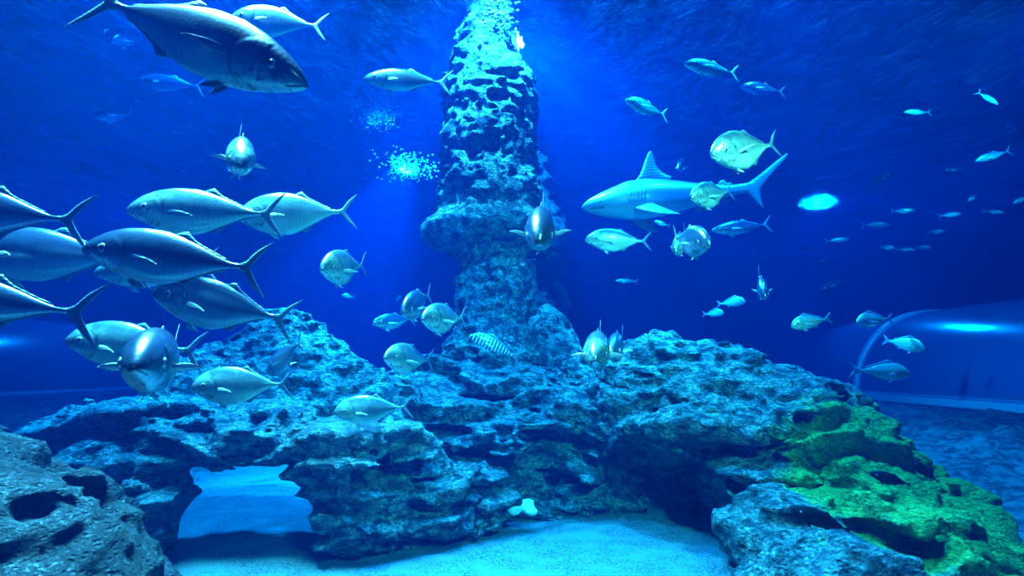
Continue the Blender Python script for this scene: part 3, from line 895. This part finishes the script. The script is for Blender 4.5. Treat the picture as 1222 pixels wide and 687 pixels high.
def make_fish(name, kind='trevally', hm=1.0, wm=1.0, bend=0.0, hi=True, skin=None, fins=None, pec='fin_pale', pec_out=25, pec_drop=-5, fork=1.0, pec_len=None):
    pr = {'trevally': TREV, 'slim': SLIM, 'bream': BREAM}[kind]
    skin = skin or M[kind]; tailm = fins or M['fin_dark']; pecm = M[pec]
    e = bpy.data.objects.new(name, None); C.objects.link(e)
    e.empty_display_size = 0.2
    link('body', body_mesh(pr, skin, hm, wm, bend, hi, spot=(kind == 'trevally')), e)
    xe = 0.5 - pr['body']
    th = 0.007
    sb = 2 if hi else 1
    # tail
    hb = 0.016 * hm if kind != 'bream' else 0.03
    if kind == 'bream':
        o = curve_pts([(xe + .015, hb), (xe - .05, .050), (xe - .12, .105), (xe - .178, .130)]) + curve_pts([(xe - .178, .130), (xe - .145, .07), (xe - .105, .0), (xe - .145, -.07), (xe - .178, -.130)])[1:] + curve_pts([(xe - .178, -.130), (xe - .12, -.105), (xe - .05, -.050), (xe + .015, -hb)])[1:]
    else:
        fk = fork
        o = (curve_pts([(xe + .012, hb), (xe - .025, .030), (xe - .070, .085 * fk), (xe - .122, .128 * fk), (xe - .155, .152 * fk)]) +
             curve_pts([(xe - .155, .152 * fk), (xe - .108, .085 * fk), (xe - .068, .026), (xe - .056, .0), (xe - .068, -.026), (xe - .108, -.085 * fk), (xe - .155, -.152 * fk)])[1:] +
             curve_pts([(xe - .155, -.152 * fk), (xe - .122, -.128 * fk), (xe - .070, -.085 * fk), (xe - .025, -.030), (xe + .012, -hb)])[1:])
    link('tail_fin', fin_mesh('tail_fin', o, th, tailm, bend=bend, sub=sb), e)
    # dorsal and anal fins follow the outline of the back and belly
    def median(nm, x0, x1, peak, up, rise, tail_h):
        xs = np.linspace(x0, x1, 14)
        root = [(x, on_top(pr, x, hm, up) - (0.008 if up else -0.008)) for x in xs]
        sgn = 1 if up else -1
        crest = []
        for i, x in enumerate(xs[::-1]):
            q = (x0 - x) / (x0 - x1)
            if q < peak: hgt = rise * math.sin(q / peak * math.pi / 2)
            else:
                r_ = (q - peak) / (1 - peak)
                hgt = tail_h + (rise - tail_h) * max(0, 1 - r_ * 2.6) ** 2
            crest.append((x - hgt * 0.55, on_top(pr, x, hm, up) + sgn * hgt))
        link(nm, fin_mesh(nm, root + crest, th * .8, tailm if kind != 'bream' else M['fin_blue'], bend=bend, sub=1), e)
    if kind == 'bream':
        median('dorsal_fin', .26, -.22, .25, True, .055, .030)
        median('anal_fin', -.02, -.20, .3, False, .050, .020)
    else:
        median('dorsal_fin', .02, -.27, .16, True, .032 if kind == 'trevally' else .028, .008)
        median('anal_fin', -.03, -.27, .16, False, .030 if kind == 'trevally' else .026, .008)
    # paired fins
    for s in (1, -1):
        x0, z0 = 0.5 - pr['body'] * 0.345, -0.020 * hm
        y0 = side_y(pr, x0, z0, hm, wm) - 0.003
        po, dr = R(pec_out), R(pec_drop)
        ex = np.array((-math.cos(po) * math.cos(dr), s * math.sin(po), math.sin(dr)))
        ey = np.array((math.sin(dr) * math.cos(po), 0, math.cos(dr)))
        en = np.cross(ex, ey)
        L = pec_len or ((0.12 if pec_out >= 60 else 0.19) if kind != 'slim' else 0.15)
        o = curve_pts([(0, .013), (L * .35, .016), (L * .75, .004), (L, -.012)]) + curve_pts([(L, -.012), (L * .6, -.014), (L * .3, -.018), (0, -.013)])[1:]
        pf = fin_mesh('pectoral_fin', o, .006, pecm, ((x0, s * y0, z0), ex, ey, en), bend=0, sub=sb, camber=0.05 * s)
        link('pectoral_fin', pf, e)
        if hi:
            x1 = 0.5 - pr['body'] * 0.34; z1 = on_top(pr, x1, hm, False) + .004
            ex = np.array((-.80, s * .28, -.52)); ex /= np.linalg.norm(ex)
            ey = np.array((.52, 0, -.80)); ey = ey - ex * (ey @ ex); ey /= np.linalg.norm(ey)
            o = [(0, -.012), (0, .014), (.04, .018), (.085, .006), (.05, -.008)]
            link('pelvic_fin', fin_mesh('pelvic_fin', o, .005, pecm, ((x1, s * .012, z1), ex, ey, np.cross(ex, ey)), sub=1), e)
        ex_, ez_ = pr['eye']
        xE = 0.5 - ex_; zE = ez_ * hm
        yE = side_y(pr, xE, zE, hm, wm)
        rE = pr['eyer']
        ey_o = link('eye', eye_mesh('eye', rE, M['iris'], (xE, s * (yE - rE * .12), zE), s, seg=20 if hi else 10), e)
        if hi:
            link('pupil', eye_mesh('pupil', rE * .55, M['pupil'], (xE, s * (yE + rE * .16), zE), s, .5), ey_o)
    return e

def place(e, head, tail, Yd, L, toward=1, roll=0.0):
    """stand the fish so its snout and tail tips line up with two sight lines, L metres long"""
    A, B_ = P(*head, Yd), P(*tail, Yd)
    flat = (A - B_).length
    dy = math.sqrt(max(0.0, L * L - flat * flat))
    # allow for perspective: solve by a few steps
    for _ in range(12):
        A, B_ = P(*head, Yd - toward * dy / 2), P(*tail, Yd + toward * dy / 2)
        cur = (A - B_).length
        if abs(cur - L) < 1e-3 or dy <= 0: break
        dy = max(0.0, dy + (L - cur) * 0.9)
    ax = (A - B_)
    s = ax.length
    ax.normalize()
    up = Vector((0, 0, 1))
    side = up.cross(ax).normalized()
    up = ax.cross(side).normalized()
    m = Matrix((ax, side, up)).transposed().to_4x4()
    m = m @ Matrix.Rotation(R(roll), 4, 'X')
    e.matrix_world = Matrix.Translation((A + B_) / 2) @ m @ Matrix.Scale(s, 4)
    return e

G1 = 'silver trevally of the left shoal'
G2 = 'silver trevally around the reef and pillar'
T = 'trevally'
BR = M['trevally_lit']
# head px, tail px, distance, length, toward, kind, options, label, group
FISH = [
 ((368, 104), (88, -18), 1.60, .68, 0, 'slim', dict(hm=1.18, fins=M['fin_blue'], bend=.1, pec='fin_dark'), 'large dark blue-backed fish cut by the top edge, nearest the camera', G1, 0),
 ((274, 22), (391, 32), 3.2, .54, 1, T, dict(hm=1.15, skin=BR, fins=M['fin_pale']), 'pale fish swimming left just behind the large fish at the top', G1, 0),
 ((132, 50), (172, 44), 5.4, .5, 1, T, dict(), 'hazy fish facing the camera near the top left, under the tail of the large one', G1, 0),
 ((162, 96), (246, 104), 4.9, .6, 1, 'slim', dict(hm=1.1), 'hazy slim fish swimming left at the upper left below the large dark fish', G1, 0),
 ((112, 140), (160, 136), 6.4, .5, 1, T, dict(), 'faint dim fish, lowest of the hazy ones at the upper left', G1, 0),
 ((288, 200), (284, 168), 2.25, .5, 1, T, dict(wm=1.25, skin=BR, pec_out=60), 'small bright fish seen head on with spread fins, above the left shoal', G1, -6),
 ((-130, 246), (103, 262), 1.95, .66, 0, T, dict(hm=.95, bend=-.1), 'topmost fish cut by the left edge, only rear body and tail in view', G1, 0),
 ((-55, 300), (185, 310), 2.35, .80, 0, T, dict(hm=.92, pec_out=35, pec_drop=-2), 'blue fish at the left edge directly behind the big dark-flanked fish', G1, 0),
 ((98, 297), (321, 322), 1.90, .62, 0, T, dict(hm=.98, pec='fin_dark', fins=M['fin_blue'], pec_out=8), 'big dark-flanked fish with a shining back in the middle of the left shoal', G1, 0),
 ((151, 251), (341, 256), 2.3, .63, 0, T, dict(skin=BR, pec='fin_dark', pec_out=8), 'green-silver fish swimming left just above the big dark-flanked one', G1, 0),
 ((282, 258), (427, 252), 2.75, .57, 0, T, dict(hm=1.22, skin=BR), 'bright white-bellied fish at the right end of the upper row, tail spread', G1, 0),
 ((112, 326), (262, 316), 2.9, .6, 0, T, dict(skin=BR), 'fish mostly hidden below the big dark-flanked fish, only its underside in view', G1, 0),
 ((-150, 345), (115, 375), 1.8, .69, 0, T, dict(hm=.80, bend=-.1), 'fish leaving the left edge with a dark forked tail, lowest of those cut by it', G1, 0),
 ((181, 349), (355, 384), 2.3, .6, 0, T, dict(hm=1.12), 'blue-silver fish with a white side fin swimming left above the mound', G1, 0),
 ((78, 406), (246, 420), 2.55, .62, 0, T, dict(hm=1.1, skin=BR), 'silver fish half hidden behind the blue fish that faces the camera', G1, 0),
 ((160, 440), (212, 420), 1.72, .62, 1, T, dict(pec_out=70, pec_drop=4, wm=1.2), 'blue fish turned to the camera with thin white fins held out sideways', G1, 0),
 ((228, 462), (352, 458), 2.65, .49, 0, T, dict(hm=1.25, skin=BR), 'bright-cheeked fish swimming left low over the mound, lowest of the left shoal', G1, 0),
 ((321, 446), (362, 404), 2.9, .42, -1, T, dict(), 'blue fish swimming away, tail raised, in front of the mound', G1, 0),
 ((383, 322), (438, 316), 2.5, .42, 1, T, dict(skin=BR, hm=1.22), 'round-looking fish turned to the camera, alone between the shoal and the pillar', G2, 0),
 ((398, 492), (494, 485), 3.1, .44, 0, T, dict(skin=BR, hm=1.25), 'shining green-silver fish swimming left in front of the lower ledges', G2, 0),
 ((458, 427), (518, 430), 2.85, .42, 1, T, dict(hm=1.2, skin=BR), 'round silver fish just above the ledge, lowest of four near the pillar', G2, 0),
 ((503, 381), (557, 379), 2.85, .42, 1, T, dict(skin=BR, hm=1.2), 'round silver fish overlapping the left side of the pillar foot', G2, 0),
 ((480, 374), (515, 350), 3.05, .42, 1, T, dict(hm=1.2), 'blue fish tilted nose down, behind the round one by the pillar foot', G2, 0),
 ((444, 386), (496, 380), 4.8, .45, 1, T, dict(), 'dim blue fish farthest back of the four left of the pillar foot', G2, 0),
 ((434, 94), (540, 99), 3.7, .57, 0, 'slim', dict(skin=BR, fins=M['fin_pale'], hm=1.2), 'slender white-backed fish swimming left beside the pillar top', G2, 0),
 ((643, 290), (649, 250), 2.05, .5, 1, T, dict(wm=1.25, pec_out=75, pec_drop=15), 'fish seen head on with pale spread fins in front of the pillar ledge', G2, 0),
 ((746, 120), (797, 138), 5.0, .5, 1, T, dict(skin=BR, fins=M['fin_pale']), 'small pale fish swimming left right of the pillar, above the shark fin', G2, 0),
 ((816, 76), (882, 88), 4.8, .54, 1, T, dict(skin=BR, fins=M['fin_pale'], hm=.9), 'small pale fish nearest the top edge on the right side', G2, 0),
 ((884, 103), (938, 110), 7.4, .62, 1, T, dict(), 'faint fish just below right of the topmost pale one', G2, 0),
 ((848, 186), (930, 171), 2.55, .45, 1, T, dict(skin=BR, pec_out=30, pec_drop=14, hm=1.38, wm=.95), 'brightly lit yellow-silver fish above the shark tail, largest on the right', G2, 0),
 ((824, 237), (875, 227), 3.6, .44, 1, T, dict(skin=BR, hm=1.32), 'bright fish passing in front of the shark flank', G2, 0),
 ((698, 286), (778, 288), 3.9, .46, 0, T, dict(hm=1.2, skin=BR), 'bright green-silver fish swimming left below the shark head', G2, 0),
 ((847, 292), (802, 283), 2.7, .42, 1, T, dict(hm=1.2, skin=M['trevally'], pec_out=60, pec_drop=8), 'rounded fish facing right and towards the camera below the shark belly', G2, 0),
 ((806, 302), (818, 276), 3.6, .42, 1, T, dict(skin=BR), 'bright fish half hidden behind the rounded one below the shark belly', G2, 0),
 ((849, 275), (922, 267), 5.6, .62, 1, 'slim', dict(fins=M['fin_blue']), 'dim slender blue fish swimming left below the shark tail', G2, 0),
 ((781, 264), (800, 270), 5.5, .16, 0, T, dict(skin=BR, hi=False), 'tiny pale fish just under the shark side fin', G2, 0),
 ((810, 202), (817, 192), 7.0, .5, 1, T, dict(hi=False), 'faint fish seen head on behind the shark back', G2, 0),
 ((913, 356), (905, 326), 4.2, .45, 1, T, dict(), 'narrow blue fish diving nose down over the right mound', G2, 0),
 ((710, 430), (717, 402), 2.35, .5, 1, T, dict(skin=BR, pec_out=70, pec_drop=0, wm=1.2), 'pale fish seen head on with short spread fins beside the right mound', G2, 0),
 ((729, 423), (744, 403), 3.0, .5, 1, T, dict(), 'dark blue fish tucked behind the pale head-on one', G2, 0),
]
G3 = 'pale bream near the tunnel'
BREAMS = [
 ((944, 389), (993, 379), 4.6, .36, 1, dict(), 'bright yellow-green bream facing left in front of the tunnel'),
 ((1022, 384), (1066, 380), 5.2, .42, 1, dict(), 'green-tinged bream facing left beside the tunnel ring'),
 ((1104, 416), (1053, 405), 5.2, .40, 1, dict(), 'pale bream facing right in front of the tunnel glass'),
 ((1087, 446), (1013, 441), 5.0, .54, 0, dict(hm=.9), 'long grey bream facing right low over the tunnel base rail'),
 ((890, 359), (855, 363), 8.0, .44, 1, dict(hi=False), 'hazy blue bream facing right above the right mound'),
 ((864, 373), (838, 375), 9.0, .40, 1, dict(hi=False), 'faintest hazy bream facing right above the right mound'),
]
for hd, tl, Yd, L, tw, kind, kw, lab, grp, roll in FISH:
    e = make_fish('trevally' if kind == T else 'slender_trevally', kind, **kw)
    place(e, hd, tl, Yd, L, tw, roll)
    tag(e, lab, 'fish', grp)
for hd, tl, Yd, L, tw, kw, lab in BREAMS:
    e = make_fish('bream', 'bream', skin=M['bream'], fins=M['fin_blue'], **kw)
    place(e, hd, tl, Yd, L, tw)
    tag(e, lab, 'fish', G3)
# striped fish on the rock
e = make_fish('striped_fish', 'bream', skin=M['striped'], fins=M['fin_blue'], hm=.78, bend=-.4)
place(e, (560, 400), (624, 428), 5.0, .5, 1)
tag(e, 'dark and white barred fish resting on the rock at the pillar foot', 'fish')
# black fish-shaped forms standing in for dark shapes on the algae rock
for hd, tl, Yd, L, lab in [((1037, 564), (1092, 580), 3.30, .27, 'small black fish-shaped form over the green algae, upper of those on the boulder'),
                           ((1086, 549), (1124, 578), 3.45, .24, 'small black fish-shaped form slanting behind the crest of the green boulder'),
                           ((943, 606), (1022, 636), 3.0, .36, 'longest black fish-shaped form, over the left side of the green boulder')]:
    e = make_fish('dark_fish_shape', 'slim', skin=M['matt_black'], fins=M['matt_black'], pec='matt_black', hm=1.1, fork=.35)
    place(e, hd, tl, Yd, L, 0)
    tag(e, lab, 'fish', 'black fish-shaped forms over the green boulder')

# distant school on the right: one small fish, copied with its parts
proto = make_fish('distant_fish', 'slim', skin=M['trevally_lit'], fins=M['fin_blue'], hi=False, hm=1.0)
dproto = make_fish('distant_dark_fish', 'slim', skin=M['matt_black'], fins=M['matt_black'], pec='fin_dark', hi=False, hm=1.2)
def copy_fish(o):
    c = o.copy(); C.objects.link(c)
    for ch in o.children:
        k = ch.copy(); C.objects.link(k); k.parent = c
        for g in ch.children:
            q = g.copy(); C.objects.link(q); q.parent = k
    return c
FAR = [
 ((1092, 251), (1062, 252), 'distant fish facing right, high above the row of three'),
 ((1061, 268), (1027, 269), 'slender distant fish left of the distant school, facing right'),
 ((1147, 255), (1119, 258), 'bright distant fish at the right of the distant school'),
 ((1127, 276), (1106, 278), 'short distant fish in the middle right of the school'),
 ((1013, 285), (984, 288), 'distant fish at the left end of the school, facing right'),
 ((1068, 296), (1049, 295), 'left one of three distant fish in a row'),
 ((1091, 298), (1067, 298), 'bright middle one of three distant fish in a row'),
 ((1111, 295), (1091, 296), 'right one of three distant fish in a row'),
 ((1198, 254), (1172, 252), 'dim distant fish near the right edge'),
 ((1155, 240), (1167, 231), 'tiny tilted distant fish near the right edge'),
 ((1209, 243), (1228, 233), 'distant fish cut by the right edge'),
 ((1163, 193), (1208, 179), 'distant fish with a light streak on its back, facing down left'),
 ((1191, 125), (1165, 109), 'hazy distant fish highest on the right side'),
 ((1218, 156), (1196, 144), 'hazy distant fish at the upper right edge'),
 ((1078, 134), (1112, 134), 'hazy round distant fish at the upper right'),
 ((735, 335), (762, 336), 'faint fish under the bright one below the shark'),
 ((408, 352), (424, 355), 'tiny blue fish below the round one left of the pillar'),
 ((478, 352), (470, 362), 'tiny dim fish behind the group left of the pillar'),
]
DARK = [
 ((1062, 206), (1034, 226), 'dark silhouetted fish tilted up right at the far right'),
 ((1126, 204), (1152, 202), 'dark distant fish left of the right edge with a pale tail'),
 ((953, 296), (968, 297), 'small dark fish in the open water beyond the shark'),
 ((975, 314), (994, 308), 'small dark fish with a pale nose in the far water'),
 ((978, 346), (1016, 331), 'dark mottled fish above the tunnel in the far water'),
 ((907, 306), (921, 312), 'small dark fish above the narrow diving one'),
]
for i, (hd, tl, lab) in enumerate(FAR):
    c = proto if i == 0 else copy_fish(proto)
    px = math.hypot(hd[0] - tl[0], hd[1] - tl[1])
    Yd = rng.uniform(9.5, 11.5) if px < 30 else 8.5
    place(c, hd, tl, Yd, max(px / F * Yd, .38), 1)
    tag(c, lab, 'fish', 'distant pale fish')
for i, (hd, tl, lab) in enumerate(DARK):
    c = dproto if i == 0 else copy_fish(dproto)
    px = math.hypot(hd[0] - tl[0], hd[1] - tl[1])
    Yd = rng.uniform(8.5, 10.0)
    place(c, hd, tl, Yd, px / F * Yd, 1)
    tag(c, lab, 'fish', 'distant dark fish')

# ------------------------------------------------------------------ shark
def make_shark():
    e = bpy.data.objects.new('shark', None); C.objects.link(e)
    pr = SHARK
    bd = 0.12
    link('body', body_mesh(pr, M['shark'], 1.32, 1.1, bd, True, shark=True), e)
    fm = M['fin_shark']
    tp = lambda x: on_top(pr, x, 1.32, True); bt = lambda x: on_top(pr, x, 1.32, False)
    # first dorsal: tall, its tip above the trailing edge
    o = ([(x, tp(x) - .012) for x in np.linspace(.065, .225, 8)] +
         curve_pts([(.225, tp(.225) - .004), (.195, .135), (.165, .195), (.142, .236), (.128, .246)])[1:] +
         curve_pts([(.128, .246), (.122, .225), (.112, .165), (.088, .130), (.048, .104)])[1:])
    link('dorsal_fin', fin_mesh('dorsal_fin', o, .014, fm, bend=bd, sub=2), e)
    o = ([(x, tp(x) - .008) for x in np.linspace(-.215, -.155, 4)] + [(-.178, tp(-.17) + .020), (-.196, tp(-.2) + .026), (-.206, tp(-.21) + .012), (-.236, tp(-.23) + .006)])
    link('second_dorsal_fin', fin_mesh('second_dorsal_fin', o, .007, fm, bend=bd, sub=1), e)
    o = ([(x, bt(x) + .008) for x in np.linspace(-.16, -.215, 4)] + [(-.240, bt(-.23) - .006), (-.215, bt(-.21) - .014), (-.205, bt(-.2) - .030), (-.186, bt(-.19) - .020)])
    link('anal_fin', fin_mesh('anal_fin', o, .007, fm, bend=bd, sub=1), e)
    # tail: long raised upper lobe, short lower lobe
    o = (curve_pts([(-.272, .018), (-.315, .032), (-.38, .070), (-.455, .118), (-.505, .146)]) +
         curve_pts([(-.505, .146), (-.490, .120), (-.476, .104), (-.42, .050), (-.372, .002), (-.352, -.030), (-.350, -.075), (-.356, -.108)])[1:] +
         curve_pts([(-.356, -.108), (-.330, -.080), (-.305, -.045), (-.285, -.020), (-.270, -.014)])[1:])
    link('tail_fin', fin_mesh('tail_fin', o, .013, fm, bend=bd, sub=2), e)
    for s in (1, -1):
        x0, z0 = .225, -.035
        y0 = side_y(pr, x0, z0, 1.32, 1.1) - .006
        ex = np.array((-.52, s * .70, -.50)); ex /= np.linalg.norm(ex)
        ey = np.array((1.0, 0, -.12)); ey = ey - ex * (ey @ ex); ey /= np.linalg.norm(ey)
        o = curve_pts([(0, .045), (.07, .040), (.15, .012), (.205, -.030)]) + curve_pts([(.205, -.030), (.14, -.030), (.07, -.035), (0, -.045)])[1:]
        link('pectoral_fin', fin_mesh('pectoral_fin', o, .012, fm, ((x0, s * y0, z0), ex, ey, np.cross(ex, ey)), sub=2, camber=.15), e)
        x1, z1 = -.06, bt(-.06) + .01
        ex = np.array((-.55, s * .5, -.6)); ex /= np.linalg.norm(ex)
        ey = np.array((1.0, 0, -.1)); ey = ey - ex * (ey @ ex); ey /= np.linalg.norm(ey)
        o = [(0, .024), (.045, .008), (.06, -.022), (0, -.026)]
        link('pelvic_fin', fin_mesh('pelvic_fin', o, .008, fm, ((x1, s * .02, z1), ex, ey, np.cross(ex, ey)), sub=1), e)
        xE, zE = .5 - .085, .004
        yE = side_y(pr, xE, zE, 1.32, 1.1)
        eo = link('eye', eye_mesh('eye', .0075, M['iris'], (xE, s * (yE - .001), zE), s), e)
        link('pupil', eye_mesh('pupil', .0045, M['pupil'], (xE, s * (yE + .0012), zE), s), eo)
    return e
sh = make_shark()
place(sh, (694, 247), (938, 222), 6.0, 2.15, 1, 0)
tag(sh, 'large grey shark with tall back fin swimming left, right of the pillar', 'shark')

# ------------------------------------------------------------------ bubbles and foam under the surface
def bubble_mesh(name, pts, seed):
    bm = bmesh.new()
    for p, r in pts:
        g = bmesh.ops.create_icosphere(bm, subdivisions=1, radius=r)
        for v in g['verts']: v.co += Vector(p)
    me = bpy.data.meshes.new(name); bm.to_mesh(me); bm.free()
    me.materials.append(M['bubble'])
    me.polygons.foreach_set('use_smooth', [True] * len(me.polygons))
    return me
M['bubble'] = plain('white_air_bubbles', (0.85, 0.92, 0.95), 0.3)
r2 = random.Random(3)
def cloud(name, label, c, spread, n, rr, skew=0.0):
    pts = []
    for _ in range(n):
        q = [r2.gauss(0, 1) for _ in range(3)]
        pts.append(((q[0] * spread[0] + skew * q[2], q[1] * spread[1], q[2] * spread[2]), r2.uniform(*rr)))
    o = link(name, bubble_mesh(name, pts, 0))
    o.location = c
    tag(o, label, 'bubbles', kind='stuff')
cloud('bubble_cloud', 'cloud of white bubbles left of the pillar, upper of the two bright patches', P(448, 134, 9.5), (.16, .3, .06), 420, (.008, .022))
cloud('bubble_cloud', 'cloud of white bubbles left of the pillar, lower of the two bright patches', P(486, 198, 9.5), (.20, .3, .06), 420, (.008, .022))
cloud('bubble_cloud', 'bright bubbles streaming down at the pillar top', P(592, 14, 6.0), (.10, .12, .16), 240, (.006, .02))
